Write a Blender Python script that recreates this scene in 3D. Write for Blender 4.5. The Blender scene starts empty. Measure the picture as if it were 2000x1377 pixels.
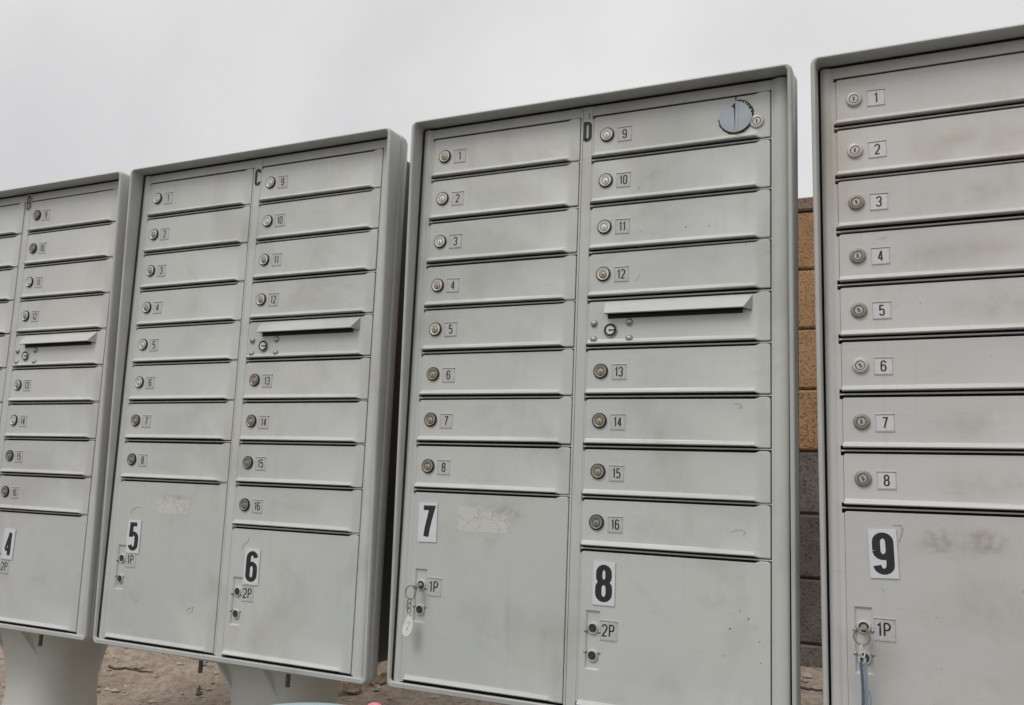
import bpy, math, random
from mathutils import Matrix, Vector
random.seed(7)
R_ = math.radians
scene = bpy.context.scene
COL = scene.collection

# ------------------------------------------------------------------ camera
GZ = 1.5                                    # height of the top door edge of the reference cabinet above the ground
cam_d = bpy.data.cameras.new('camera')
cam = bpy.data.objects.new('camera', cam_d)
COL.objects.link(cam)
right = (0.90355168, 0.42648711, 0.04126866)
fwd = (-0.42764635, 0.89160116, 0.14888238)
up = (0.02670123, -0.15217131, 0.98799339)
cam.matrix_world = Matrix(((right[0], up[0], -fwd[0], 0.93359),
                           (right[1], up[1], -fwd[1], -1.54129),
                           (right[2], up[2], -fwd[2], -0.70653 + GZ),
                           (0, 0, 0, 1)))
cam_d.sensor_width = 36.0
cam_d.lens = 1793.6 / 2000 * 36
cam_d.clip_start = 0.02
cam_d.clip_end = 2000
scene.camera = cam

# ------------------------------------------------------------------ overcast sky
SUN_EL, SUN_AZ = R_(52), R_(205)            # azimuth clockwise from +y
world = bpy.data.worlds.new('World')
scene.world = world
world.use_nodes = True
nt = world.node_tree
nt.nodes.clear()
out = nt.nodes.new('ShaderNodeOutputWorld')
bg = nt.nodes.new('ShaderNodeBackground')
sky = nt.nodes.new('ShaderNodeTexSky')
sky.sky_type = 'NISHITA'
sky.sun_disc = False
sky.sun_elevation = SUN_EL
sky.sun_rotation = SUN_AZ
sky.dust_density = 4.0
hsv = nt.nodes.new('ShaderNodeHueSaturation')
hsv.inputs['Saturation'].default_value = 0.25
nt.links.new(sky.outputs[0], hsv.inputs['Color'])
tc = nt.nodes.new('ShaderNodeTexCoord')
nz = nt.nodes.new('ShaderNodeTexNoise')
nz.inputs['Scale'].default_value = 2.3
nz.inputs['Distortion'].default_value = 0.4
nz.inputs['Detail'].default_value = 5
nz.inputs['Roughness'].default_value = 0.5
nt.links.new(tc.outputs['Generated'], nz.inputs['Vector'])
rmp = nt.nodes.new('ShaderNodeValToRGB')
rmp.color_ramp.elements[0].position = 0.28
rmp.color_ramp.elements[0].color = (5.75, 5.72, 5.84, 1)
rmp.color_ramp.elements[1].position = 0.72
rmp.color_ramp.elements[1].color = (7.6, 7.56, 7.6, 1)
nt.links.new(nz.outputs['Fac'], rmp.inputs['Fac'])
mx = nt.nodes.new('ShaderNodeMix')
mx.data_type = 'RGBA'
mx.inputs['Factor'].default_value = 0.94     # closed cloud cover over the clear sky
nt.links.new(hsv.outputs[0], mx.inputs['A'])
nt.links.new(rmp.outputs[0], mx.inputs['B'])
nt.links.new(mx.outputs['Result'], bg.inputs['Color'])
bg.inputs['Strength'].default_value = 0.105
nt.links.new(bg.outputs[0], out.inputs['Surface'])

sun_d = bpy.data.lights.new('sun', 'SUN')
sun_d.energy = 1.1
sun_d.angle = R_(25)
sun_d.color = (1.0, 0.975, 0.94)
sun = bpy.data.objects.new('sun', sun_d)
COL.objects.link(sun)
sd = Vector((math.sin(SUN_AZ) * math.cos(SUN_EL), math.cos(SUN_AZ) * math.cos(SUN_EL), math.sin(SUN_EL)))
sun.rotation_euler = sd.to_track_quat('Z', 'Y').to_euler()
sun.location = (0, -3, 8)

scene.view_settings.view_transform = 'Standard'
scene.view_settings.look = 'None'
scene.view_settings.exposure = 0.1
scene.view_settings.gamma = 1.0
scene.view_settings.use_curve_mapping = False
scene.cycles.use_denoising = True
scene.cycles.max_bounces = 8

# ------------------------------------------------------------------ materials
def new_mat(name):
    m = bpy.data.materials.new(name)
    m.use_nodes = True
    n = m.node_tree
    return m, n, n.nodes['Principled BSDF']

def plain(name, col, rough=0.5, metal=0.0, var=0.12, scale=60.0, bump=0.0, bscale=None):
    m, n, b = new_mat(name)
    b.inputs['Roughness'].default_value = rough
    b.inputs['Metallic'].default_value = metal
    t = n.nodes.new('ShaderNodeTexCoord')
    z = n.nodes.new('ShaderNodeTexNoise')
    z.inputs['Scale'].default_value = scale
    z.inputs['Detail'].default_value = 4
    n.links.new(t.outputs['Object'], z.inputs['Vector'])
    r = n.nodes.new('ShaderNodeValToRGB')
    r.color_ramp.elements[0].position = 0.3
    r.color_ramp.elements[1].position = 0.7
    r.color_ramp.elements[0].color = tuple(c * (1 - var) for c in col) + (1,)
    r.color_ramp.elements[1].color = tuple(min(1, c * (1 + var)) for c in col) + (1,)
    n.links.new(z.outputs['Fac'], r.inputs['Fac'])
    n.links.new(r.outputs[0], b.inputs['Base Color'])
    if bump:
        bp = n.nodes.new('ShaderNodeBump')
        bp.inputs['Strength'].default_value = bump
        bp.inputs['Distance'].default_value = 0.002
        if bscale:
            z2 = n.nodes.new('ShaderNodeTexNoise')
            z2.inputs['Scale'].default_value = bscale
            z2.inputs['Detail'].default_value = 3
            n.links.new(t.outputs['Object'], z2.inputs['Vector'])
            n.links.new(z2.outputs['Fac'], bp.inputs['Height'])
        else:
            n.links.new(z.outputs['Fac'], bp.inputs['Height'])
        n.links.new(bp.outputs[0], b.inputs['Normal'])
    return m

def paint(name, col, dirt, dirt_amt, seed):
    """weathered powder-coated sheet metal: faint cloudiness, grimy patches, runs and specks"""
    m, n, b = new_mat(name)
    L = n.links.new
    b.inputs['Roughness'].default_value = 0.42
    b.inputs['Specular IOR Level'].default_value = 0.5
    geo = n.nodes.new('ShaderNodeNewGeometry')
    mp = n.nodes.new('ShaderNodeMapping')
    mp.inputs['Location'].default_value = (seed * 3.7, seed * 1.3, seed * 5.1)
    L(geo.outputs['Position'], mp.inputs['Vector'])
    def noise(scale, detail, rough=0.55, vec=None, dist=0.0):
        z = n.nodes.new('ShaderNodeTexNoise')
        z.inputs['Scale'].default_value = scale
        z.inputs['Detail'].default_value = detail
        z.inputs['Roughness'].default_value = rough
        z.inputs['Distortion'].default_value = dist
        L((vec or mp).outputs[0], z.inputs['Vector'])
        return z
    def ramp(src, p0, p1, c0=0.0, c1=1.0):
        r = n.nodes.new('ShaderNodeMapRange')
        r.inputs['From Min'].default_value = p0
        r.inputs['From Max'].default_value = p1
        r.inputs['To Min'].default_value = c0
        r.inputs['To Max'].default_value = c1
        L(src, r.inputs['Value'])
        return r.outputs[0]
    def mix(fac, a, bcol):
        x = n.nodes.new('ShaderNodeMix')
        x.data_type = 'RGBA'
        if isinstance(fac, float): x.inputs['Factor'].default_value = fac
        else: L(fac, x.inputs['Factor'])
        for key, v in (('A', a), ('B', bcol)):
            if isinstance(v, tuple): x.inputs[key].default_value = v + (1,)
            else: L(v, x.inputs[key])
        return x.outputs['Result']
    cool = (col[0] * 0.93, col[1] * 0.955, col[2] * 0.98)
    c = mix(ramp(noise(3.5, 4).outputs['Fac'], 0.35, 0.65), col, cool)
    grime = ramp(noise(5.5, 7, 0.62, dist=0.6).outputs['Fac'], 0.5, 0.74, 0.0, dirt_amt)
    c = mix(grime, c, dirt)
    stretch = n.nodes.new('ShaderNodeMapping')
    stretch.inputs['Scale'].default_value = (30, 30, 1.6)
    L(mp.outputs[0], stretch.inputs['Vector'])
    runs = ramp(noise(1.0, 4, 0.6, stretch).outputs['Fac'], 0.58, 0.8, 0.0, dirt_amt * 0.45)
    c = mix(runs, c, dirt)
    specks = ramp(noise(190, 2, 0.5).outputs['Fac'], 0.735, 0.76, 0.0, 0.35)
    c = mix(specks, c, (0.16, 0.15, 0.13))
    rub = n.nodes.new('ShaderNodeMapping')
    rub.inputs['Scale'].default_value = (3.0, 3.0, 14.0)
    rub.inputs['Rotation'].default_value = (0.0, 0.5, 0.0)
    L(mp.outputs[0], rub.inputs['Vector'])
    rubs = ramp(noise(3.0, 8, 0.72, rub, 1.2).outputs['Fac'], 0.60, 0.72, 0.0, dirt_amt * 0.5)
    c = mix(rubs, c, (0.36, 0.355, 0.335))
    fine = n.nodes.new('ShaderNodeMapping')
    fine.inputs['Scale'].default_value = (2.0, 2.0, 60.0)
    fine.inputs['Rotation'].default_value = (0.0, 1.1, 0.0)
    L(mp.outputs[0], fine.inputs['Vector'])
    scr_ = ramp(noise(9.0, 2, 0.5, fine, 0.8).outputs['Fac'], 0.715, 0.735, 0.0, 0.30)
    c = mix(scr_, c, (0.30, 0.295, 0.28))
    chips = ramp(noise(75, 3, 0.6).outputs['Fac'], 0.745, 0.76, 0.0, 0.5)
    c = mix(chips, c, (0.22, 0.20, 0.17))
    oi = n.nodes.new('ShaderNodeObjectInfo')
    hv = n.nodes.new('ShaderNodeHueSaturation')
    L(ramp(oi.outputs['Random'], 0.0, 1.0, 0.955, 1.035), hv.inputs['Value'])
    L(c, hv.inputs['Color'])
    L(hv.outputs[0], b.inputs['Base Color'])
    rr = ramp(noise(9, 5).outputs['Fac'], 0.3, 0.7, 0.30, 0.48)
    L(rr, b.inputs['Roughness'])
    bp = n.nodes.new('ShaderNodeBump')
    bp.inputs['Strength'].default_value = 0.12
    bp.inputs['Distance'].default_value = 0.003
    L(noise(11, 2).outputs['Fac'], bp.inputs['Height'])
    bp2 = n.nodes.new('ShaderNodeBump')
    bp2.inputs['Strength'].default_value = 0.06
    bp2.inputs['Distance'].default_value = 0.0006
    L(noise(420, 2).outputs['Fac'], bp2.inputs['Height'])
    L(bp.outputs[0], bp2.inputs['Normal'])
    L(bp2.outputs[0], b.inputs['Normal'])
    return m

PAINT = {
    'B': paint('paint_b', (0.61, 0.612, 0.58), (0.36, 0.33, 0.295), 0.40, 1),
    'C': paint('paint_c', (0.60, 0.606, 0.57), (0.34, 0.325, 0.29), 0.45, 2),
    'D': paint('paint_d', (0.592, 0.60, 0.563), (0.33, 0.32, 0.285), 0.45, 3),
    'E': paint('paint_e', (0.625, 0.61, 0.58), (0.44, 0.375, 0.275), 0.55, 4),
}
HOOD_SHADE = {  # darker copies of the cabinet paint; the hood's shading is in the colour
    'B': paint('hood_shade_b', (0.55, 0.545, 0.515), (0.34, 0.32, 0.28), 0.40, 11),
    'C': paint('hood_shade_c', (0.52, 0.52, 0.49), (0.32, 0.305, 0.27), 0.45, 12),
    'D': paint('hood_shade_d', (0.505, 0.505, 0.475), (0.31, 0.30, 0.265), 0.45, 13),
    'E': paint('hood_shade_e', (0.55, 0.54, 0.505), (0.38, 0.34, 0.28), 0.5, 14),
}
M = {
    'dark': plain('interior_shade', (0.035, 0.034, 0.032), 0.8),
    'shell': plain('gap_shade_housing', (0.10, 0.10, 0.098), 0.6, var=0.2, scale=8),  # coloured dark so the gaps between cabinets look deeply shaded
    'ink': plain('black_ink', (0.022, 0.021, 0.023), 0.45, var=0.2),
    'fade': plain('faded_ink', (0.12, 0.118, 0.12), 0.5, var=0.2),
    'vinyl': plain('white_vinyl', (0.72, 0.72, 0.74), 0.4, var=0.04),
    'card': plain('card_paper', (0.525, 0.515, 0.51), 0.6, var=0.10, scale=120),
    'newcard': plain('new_card_paper', (0.67, 0.66, 0.665), 0.6, var=0.05, scale=120),
    'tag': plain('tag_plastic', (0.74, 0.73, 0.68), 0.45, var=0.05),
    'chrome': plain('lock_steel', (0.70, 0.68, 0.62), 0.42, 0.15, var=0.15, scale=220),
    'brass': plain('lock_aged_brass', (0.36, 0.325, 0.255), 0.45, 0.35, var=0.25, scale=220),
    'olive': plain('lock_tarnished_ring', (0.29, 0.275, 0.235), 0.5, 0.3, var=0.25, scale=220),
    'brass2': plain('lock_worn_core', (0.47, 0.445, 0.38), 0.42, 0.3, var=0.2, scale=220),
    'cream': plain('lock_pale_zinc', (0.55, 0.53, 0.475), 0.45, 0.2, var=0.15, scale=220),
    'zinc': plain('lock_dull_zinc', (0.27, 0.265, 0.245), 0.55, 0.3, var=0.25, scale=220),
    'black': plain('blackened_metal', (0.02, 0.02, 0.019), 0.55, 0.2),
    'slit': plain('keyway', (0.07, 0.06, 0.05), 0.5),
    'grub': plain('dark_lock_face', (0.06, 0.058, 0.054), 0.55, 0.3, var=0.4, scale=500),
    'rivet': plain('rivet_steel', (0.36, 0.36, 0.34), 0.4, 0.55, var=0.2, scale=150),
    'wire': plain('key_ring_wire', (0.30, 0.27, 0.22), 0.35, 0.85),
    'strap': plain('blue_strap_webbing', (0.115, 0.14, 0.185), 0.7, var=0.25, scale=300, bump=0.5),
    'strap2': plain('clear_blue_plastic', (0.27, 0.36, 0.44), 0.3, var=0.1),
    'tape': plain('tape_residue', (0.61, 0.60, 0.525), 0.75, var=0.08, scale=90, bump=0.4, bscale=300),
    'smudge': plain('adhesive_smudge', (0.47, 0.445, 0.41), 0.6, var=0.25, scale=120, bump=0.3),
    'scratch': plain('scratch_mark', (0.30, 0.295, 0.28), 0.6, var=0.3, scale=300),
    'steelblue': plain('bluish_sheet', (0.38, 0.42, 0.455), 0.35, 0.2, var=0.12, scale=25),
    'ped': paint('pedestal_paint', (0.68, 0.695, 0.64), (0.46, 0.44, 0.38), 0.35, 6),
    'bolt': plain('rusty_bolt', (0.17, 0.15, 0.135), 0.7, 0.3, var=0.3, scale=120),
    'leaf': plain('dry_leaf', (0.30, 0.215, 0.125), 0.8, var=0.3, scale=60),
    'twig': plain('twig_bark', (0.11, 0.09, 0.075), 0.85, var=0.3, scale=120, bump=0.6),
    'stone': plain('pebble_stone', (0.42, 0.37, 0.31), 0.85, var=0.35, scale=30, bump=0.5, bscale=200),
    'mortar': plain('mortar', (0.09, 0.078, 0.068), 0.95, var=0.2, scale=60, bump=0.8),
    'tub': plain('light_blue_plastic', (0.42, 0.60, 0.66), 0.35, var=0.03),
    'pink': plain('pink_plastic', (0.72, 0.24, 0.30), 0.4, var=0.04),
}

def decal_mat(name, col, lo, hi, scale, amt, edge, crack=0.0, rough=0.7):
    """thin film on the paint: ragged coverage that dies out at the rim of its patch"""
    m, n, b = new_mat(name)
    L = n.links.new
    b.inputs['Base Color'].default_value = col + (1,)
    b.inputs['Roughness'].default_value = rough
    t = n.nodes.new('ShaderNodeTexCoord')
    z = n.nodes.new('ShaderNodeTexNoise')
    z.inputs['Scale'].default_value = scale; z.inputs['Detail'].default_value = 7; z.inputs['Roughness'].default_value = 0.65
    L(t.outputs['Object'], z.inputs['Vector'])
    sp = n.nodes.new('ShaderNodeSeparateXYZ')
    L(t.outputs['Generated'], sp.inputs[0])
    def fall(sock):
        a = n.nodes.new('ShaderNodeMath'); a.operation = 'PINGPONG'; a.inputs[1].default_value = 0.5
        L(sock, a.inputs[0])
        q = n.nodes.new('ShaderNodeMapRange'); q.inputs['From Max'].default_value = edge
        L(a.outputs[0], q.inputs['Value'])
        return q.outputs[0]
    fx, fz = fall(sp.outputs['X']), fall(sp.outputs['Z'])
    mu = n.nodes.new('ShaderNodeMath'); mu.operation = 'MULTIPLY'; L(fx, mu.inputs[0]); L(fz, mu.inputs[1])
    if crack:                               # torn film: hard edge where rim falloff and noise cross
        su = n.nodes.new('ShaderNodeMath'); su.operation = 'MULTIPLY_ADD'; su.inputs[1].default_value = 0.55
        L(mu.outputs[0], su.inputs[0]); L(z.outputs['Fac'], su.inputs[2])
        q = n.nodes.new('ShaderNodeMapRange')
        q.inputs['From Min'].default_value = lo; q.inputs['From Max'].default_value = hi; q.inputs['To Max'].default_value = amt
        L(su.outputs[0], q.inputs['Value'])
    else:                                   # smear: soft coverage, zero at the rim
        g_ = n.nodes.new('ShaderNodeMapRange'); g_.inputs['From Min'].default_value = lo; g_.inputs['From Max'].default_value = hi
        L(z.outputs['Fac'], g_.inputs['Value'])
        sm = n.nodes.new('ShaderNodeMapRange'); sm.interpolation_type = 'SMOOTHSTEP'; sm.inputs['To Max'].default_value = amt
        L(mu.outputs[0], sm.inputs['Value'])
        q = n.nodes.new('ShaderNodeMath'); q.operation = 'MULTIPLY'
        L(g_.outputs[0], q.inputs[0]); L(sm.outputs[0], q.inputs[1])
    al = q.outputs[0]
    if crack:
        v = n.nodes.new('ShaderNodeTexVoronoi'); v.feature = 'DISTANCE_TO_EDGE'; v.inputs['Scale'].default_value = crack
        zd = n.nodes.new('ShaderNodeTexNoise'); zd.inputs['Scale'].default_value = 45; zd.inputs['Detail'].default_value = 4
        L(t.outputs['Object'], zd.inputs['Vector'])
        vm = n.nodes.new('ShaderNodeVectorMath'); vm.operation = 'MULTIPLY_ADD'; vm.inputs[1].default_value = (.05, .05, .05)
        L(zd.outputs['Color'], vm.inputs[0]); L(t.outputs['Object'], vm.inputs[2])
        L(vm.outputs[0], v.inputs['Vector'])
        w = n.nodes.new('ShaderNodeMapRange'); w.inputs['From Min'].default_value = 0.015; w.inputs['From Max'].default_value = 0.05
        w.inputs['To Min'].default_value = 0.45
        L(v.outputs['Distance'], w.inputs['Value'])
        k = n.nodes.new('ShaderNodeMath'); k.operation = 'MULTIPLY'; L(al, k.inputs[0]); L(w.outputs[0], k.inputs[1])
        al = k.outputs[0]
    L(al, b.inputs['Alpha'])
    return m
M['smear'] = decal_mat('brown_smear', (0.38, 0.325, 0.245), 0.40, 0.66, 70, 0.34, 0.42)
M['stain'] = decal_mat('tan_stain', (0.50, 0.41, 0.28), 0.36, 0.68, 11, 0.30, 0.5)
M['grime'] = decal_mat('grey_grime', (0.25, 0.245, 0.225), 0.44, 0.74, 34, 0.13, 0.5)
M['taperag'] = decal_mat('ragged_tape', (0.77, 0.77, 0.71), 0.76, 0.81, 70, 0.70, 0.12, 24)

def masonry(name, c0, c1, pits):
    m, n, b = new_mat(name)
    L = n.links.new
    b.inputs['Roughness'].default_value = 0.95
    g = n.nodes.new('ShaderNodeNewGeometry')
    oi = n.nodes.new('ShaderNodeObjectInfo')
    a = n.nodes.new('ShaderNodeTexNoise'); a.inputs['Scale'].default_value = 14; a.inputs['Detail'].default_value = 6
    f = n.nodes.new('ShaderNodeTexNoise'); f.inputs['Scale'].default_value = 130; f.inputs['Detail'].default_value = 4; f.inputs['Roughness'].default_value = 0.7
    L(g.outputs['Position'], a.inputs['Vector']); L(g.outputs['Position'], f.inputs['Vector'])
    r = n.nodes.new('ShaderNodeValToRGB')
    r.color_ramp.elements[0].position = 0.3; r.color_ramp.elements[0].color = c0 + (1,)
    r.color_ramp.elements[1].position = 0.7; r.color_ramp.elements[1].color = c1 + (1,)
    L(a.outputs['Fac'], r.inputs['Fac'])
    p = n.nodes.new('ShaderNodeMapRange')
    p.inputs['From Min'].default_value = 0.36; p.inputs['From Max'].default_value = 0.5
    p.inputs['To Min'].default_value = pits; p.inputs['To Max'].default_value = 0
    L(f.outputs['Fac'], p.inputs['Value'])
    x = n.nodes.new('ShaderNodeMix'); x.data_type = 'RGBA'
    L(p.outputs[0], x.inputs['Factor']); L(r.outputs[0], x.inputs['A'])
    x.inputs['B'].default_value = (0.045, 0.035, 0.028, 1)
    h = n.nodes.new('ShaderNodeHueSaturation')
    v = n.nodes.new('ShaderNodeMapRange'); v.inputs['To Min'].default_value = 0.86; v.inputs['To Max'].default_value = 1.12
    L(oi.outputs['Random'], v.inputs['Value']); L(v.outputs[0], h.inputs['Value']); L(x.outputs['Result'], h.inputs['Color'])
    L(h.outputs[0], b.inputs['Base Color'])
    bp = n.nodes.new('ShaderNodeBump'); bp.inputs['Strength'].default_value = 0.9; bp.inputs['Distance'].default_value = 0.006
    L(f.outputs['Fac'], bp.inputs['Height']); L(bp.outputs[0], b.inputs['Normal'])
    return m
M['tan'] = masonry('tan_block', (0.44, 0.245, 0.115), (0.55, 0.33, 0.165), 0.8)
M['grey'] = masonry('grey_brown_block', (0.115, 0.10, 0.088), (0.20, 0.17, 0.145), 0.9)
M['cap'] = masonry('cap_block', (0.25, 0.17, 0.125), (0.36, 0.25, 0.19), 0.6)

def soil():
    m, n, b = new_mat('dry_soil')
    L = n.links.new
    b.inputs['Roughness'].default_value = 0.95
    g = n.nodes.new('ShaderNodeNewGeometry')
    def nz(s, d, r=0.6):
        z = n.nodes.new('ShaderNodeTexNoise'); z.inputs['Scale'].default_value = s; z.inputs['Detail'].default_value = d
        z.inputs['Roughness'].default_value = r; L(g.outputs['Position'], z.inputs['Vector']); return z
    a, f, c = nz(3, 8), nz(38, 6, 0.7), nz(150, 3)
    r = n.nodes.new('ShaderNodeValToRGB')
    e = r.color_ramp.elements
    e[0].position = 0.3; e[0].color = (0.40, 0.315, 0.245, 1)
    e[1].position = 0.72; e[1].color = (0.56, 0.465, 0.38, 1)
    L(a.outputs['Fac'], r.inputs['Fac'])
    k = n.nodes.new('ShaderNodeMapRange'); k.inputs['From Min'].default_value = 0.34; k.inputs['From Max'].default_value = 0.6
    k.inputs['To Min'].default_value = 0.62; k.inputs['To Max'].default_value = 1.12
    L(f.outputs['Fac'], k.inputs['Value'])
    h = n.nodes.new('ShaderNodeHueSaturation'); L(k.outputs[0], h.inputs['Value']); L(r.outputs[0], h.inputs['Color'])
    L(h.outputs[0], b.inputs['Base Color'])
    ad = n.nodes.new('ShaderNodeMath'); ad.operation = 'ADD'
    L(f.outputs['Fac'], ad.inputs[0]); L(c.outputs['Fac'], ad.inputs[1])
    bp = n.nodes.new('ShaderNodeBump'); bp.inputs['Strength'].default_value = 0.8; bp.inputs['Distance'].default_value = 0.012
    L(ad.outputs[0], bp.inputs['Height']); L(bp.outputs[0], b.inputs['Normal'])
    return m
M['soil'] = soil()

# ------------------------------------------------------------------ mesh helpers
class MB:
    def __init__(self):
        self.v, self.f, self.m = [], [], []
    def face(self, pts, mat=0):
        i = len(self.v)
        self.v += [tuple(p) for p in pts]
        self.f.append(tuple(range(i, i + len(pts))))
        self.m.append(mat)
    def box(self, x0, x1, y0, y1, z0, z1, mat=0):
        i = len(self.v)
        self.v += [(x, y, z) for z in (z0, z1) for y in (y0, y1) for x in (x0, x1)]
        for q in ((0, 2, 3, 1), (4, 5, 7, 6), (0, 1, 5, 4), (2, 6, 7, 3), (0, 4, 6, 2), (1, 3, 7, 5)):
            self.f.append(tuple(i + k for k in q)); self.m.append(mat)
    def grid(self, rows, mat=0, closed=False):
        """rows: list of equal-length point lists, skinned together"""
        i = len(self.v); n = len(rows[0])
        for r in rows: self.v += [tuple(p) for p in r]
        for a in range(len(rows) - 1):
            for k in range(n if closed else n - 1):
                k2 = (k + 1) % n
                self.f.append((i + a * n + k, i + a * n + k2, i + (a + 1) * n + k2, i + (a + 1) * n + k))
                self.m.append(mat)
    def lathe(self, cx, cz, prof, mat=0, n=20, cap=True, cz2=None):
        """prof: list of (radius, y[, dz]) revolved about an axis along y"""
        rows = []
        for p in prof:
            r, y = p[0], p[1]; dz = p[2] if len(p) > 2 else 0
            rows.append([(cx + r * math.cos(2 * math.pi * k / n), y, cz + dz + r * math.sin(2 * math.pi * k / n)) for k in range(n)])
        self.grid(rows, mat, True)
        if cap:
            i = len(self.v) - n
            self.f.append(tuple(range(i, i + n))); self.m.append(mat)
    def ribbon(self, path, wx, wz, y, mat=0, closed=False):
        """flat stroke in the x-z plane, pen width wx for upright and wz for level strokes"""
        n = len(path); left, rgt = [], []
        for i, (x, z) in enumerate(path):
            if closed: a, b = path[i - 1], path[(i + 1) % n]
            else: a, b = path[max(i - 1, 0)], path[min(i + 1, n - 1)]
            def nrm(p, q):
                dx, dz = q[0] - p[0], q[1] - p[1]; l = math.hypot(dx, dz) or 1
                return (-dz / l, dx / l)
            n1 = nrm(a, (x, z)) if a != (x, z) else nrm((x, z), b)
            n2 = nrm((x, z), b) if b != (x, z) else n1
            mx_, mz_ = n1[0] + n2[0], n1[1] + n2[1]
            l = math.hypot(mx_, mz_) or 1
            mx_, mz_ = mx_ / l, mz_ / l
            k = min(1.8, 1 / max(0.3, mx_ * n1[0] + mz_ * n1[1]))
            left.append((x + mx_ * k * wx / 2, y, z + mz_ * k * wz / 2))
            rgt.append((x - mx_ * k * wx / 2, y, z - mz_ * k * wz / 2))
        if closed: left.append(left[0]); rgt.append(rgt[0])
        self.grid([rgt, left], mat)
    def tube(self, pts, r, mat=0, n=8, closed=False):
        rows = []; N = len(pts); pts = [Vector(p) for p in pts]
        ref = Vector((0.31, 0.87, 0.22)).normalized()
        for i, p in enumerate(pts):
            if closed: t = pts[(i + 1) % N] - pts[i - 1]
            else: t = pts[min(i + 1, N - 1)] - pts[max(i - 1, 0)]
            t.normalize()
            a = t.cross(ref).normalized(); b = t.cross(a)
            rr = r[i] if isinstance(r, (list, tuple)) else r
            rows.append([tuple(p + a * rr * math.cos(2 * math.pi * k / n) + b * rr * math.sin(2 * math.pi * k / n)) for k in range(n)])
        if closed: rows.append(rows[0])
        self.grid(rows, mat, True)
        if not closed:
            for row in (rows[0], rows[-1]): self.face(row, mat)
    def mesh(self, name, mats, smooth=38):
        me = bpy.data.meshes.new(name)
        me.from_pydata(self.v, [], self.f)
        for m in mats: me.materials.append(m)
        for p, k in zip(me.polygons, self.m): p.material_index = k
        me.validate()
        if smooth:
            me.polygons.foreach_set('use_smooth', [True] * len(me.polygons))
            me.set_sharp_from_angle(angle=R_(smooth))
        me.update()
        return me

def link(name, me, parent=None, loc=(0, 0, 0), rot=(0, 0, 0)):
    o = bpy.data.objects.new(name, me)
    COL.objects.link(o)
    o.parent = parent
    o.location = loc
    o.rotation_euler = rot
    return o

def tag(o, label, cat, group=None):
    o['label'] = label; o['category'] = cat
    if group: o['group'] = group
    return o

# ------------------------------------------------------------------ lettering (condensed gothic strokes)
def arc(cx, cz, rx, rz, a0, a1, n=9):
    return [(cx + rx * math.cos(R_(a0 + (a1 - a0) * k / n)), cz + rz * math.sin(R_(a0 + (a1 - a0) * k / n))) for k in range(n + 1)]

def glyph(ch, W, H):
    """strokes of a character whose centre lines fill a W x H box; returns [(path, closed)]"""
    r = W / 2; q = min(r * 1.05, H * 0.25); h = H / 2
    if ch == '0': return [(arc(r, H - q, r, q, 0, 180) + arc(r, q, r, q, 180, 360), True)]
    if ch == '1': return [([(W * .1, H * .80), (W * .34, H * .86), (W * .55, H * 1.0), (W * .55, H * .5), (W * .55, 0)], False)]
    if ch == '2': return [(arc(r, H - q, r, q, 175, 0) + [(W, H * .66), (W * .86, H * .5), (W * .3, H * .2), (W * .03, 0), (W, 0)], False)]
    if ch == '3': return [(arc(r, H - q, r, q, 175, 0) + arc(r, h + q, r, q, 0, -80, 5) + arc(r, h - q, r, q, 80, 0, 5) + arc(r, q, r, q, 0, -175), False)]
    if ch == '4': return [([(W * .72, 0), (W * .72, H)], False), ([(W * .70, H), (W * .02, H * .27)], False), ([(-W * .04, H * .25), (W * 1.06, H * .25)], False)]
    if ch == '5': return [([(W * .95, H), (W * .1, H), (W * .05, H * .48)], False), (arc(r * 1.02, H * .62 - q, r * .98, q, 140, 0) + arc(r, q, r, q, 0, -170), False)]
    if ch == '6': return [(arc(r, H - q, r, q, 5, 180) + arc(r, q, r, q, 180, 360) + [(W, H * .60 - q)], False), (arc(r, H * .60 - q, r, q, 0, 170), False)]
    if ch == '9': return [([(W - x, H - z) for x, z in pth], False) for pth, _ in glyph('6', W, H)]
    if ch == '7': return [([(0, H), (W, H), (W * .72, H * .62), (W * .5, H * .3), (W * .38, 0)], False)]
    if ch == '8':
        q2 = H * .26
        return [(arc(r, H - q, r * .90, q, 0, 180) + arc(r, H * .53 + q * .95, r * .90, q * .95, 180, 360), True),
                (arc(r, H * .53 - q, r, q, 0, 180) + arc(r, q, r, q, 180, 360), True)]
    if ch == 'P': return [([(0, 0), (0, H)], False), ([(0, H), (W * .5, H)] + arc(W * .5, H * .73, W * .5, H * .27, 90, -90) + [(0, H * .46)], False)]
    if ch == 'B': return [([(0, 0), (0, H)], False), ([(0, H), (W * .5, H)] + arc(W * .5, H * .76, W * .46, H * .24, 90, -90) + [(0, H * .52)], False),
                          ([(0, H * .52), (W * .5, H * .52)] + arc(W * .5, H * .26, W * .5, H * .26, 90, -90) + [(0, 0)], False)]
    if ch == 'C': return [(arc(r, H - q, r, q, -8, 180) + arc(r, q, r, q, 180, 368), False)]
    if ch == 'D': return [([(0, 0), (0, H), (W * .4, H)] + arc(W * .4, H - W * .6, W * .6, W * .6, 90, 0) + arc(W * .4, W * .6, W * .6, W * .6, 0, -90) + [(0, 0)], False)]
    return []

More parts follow.
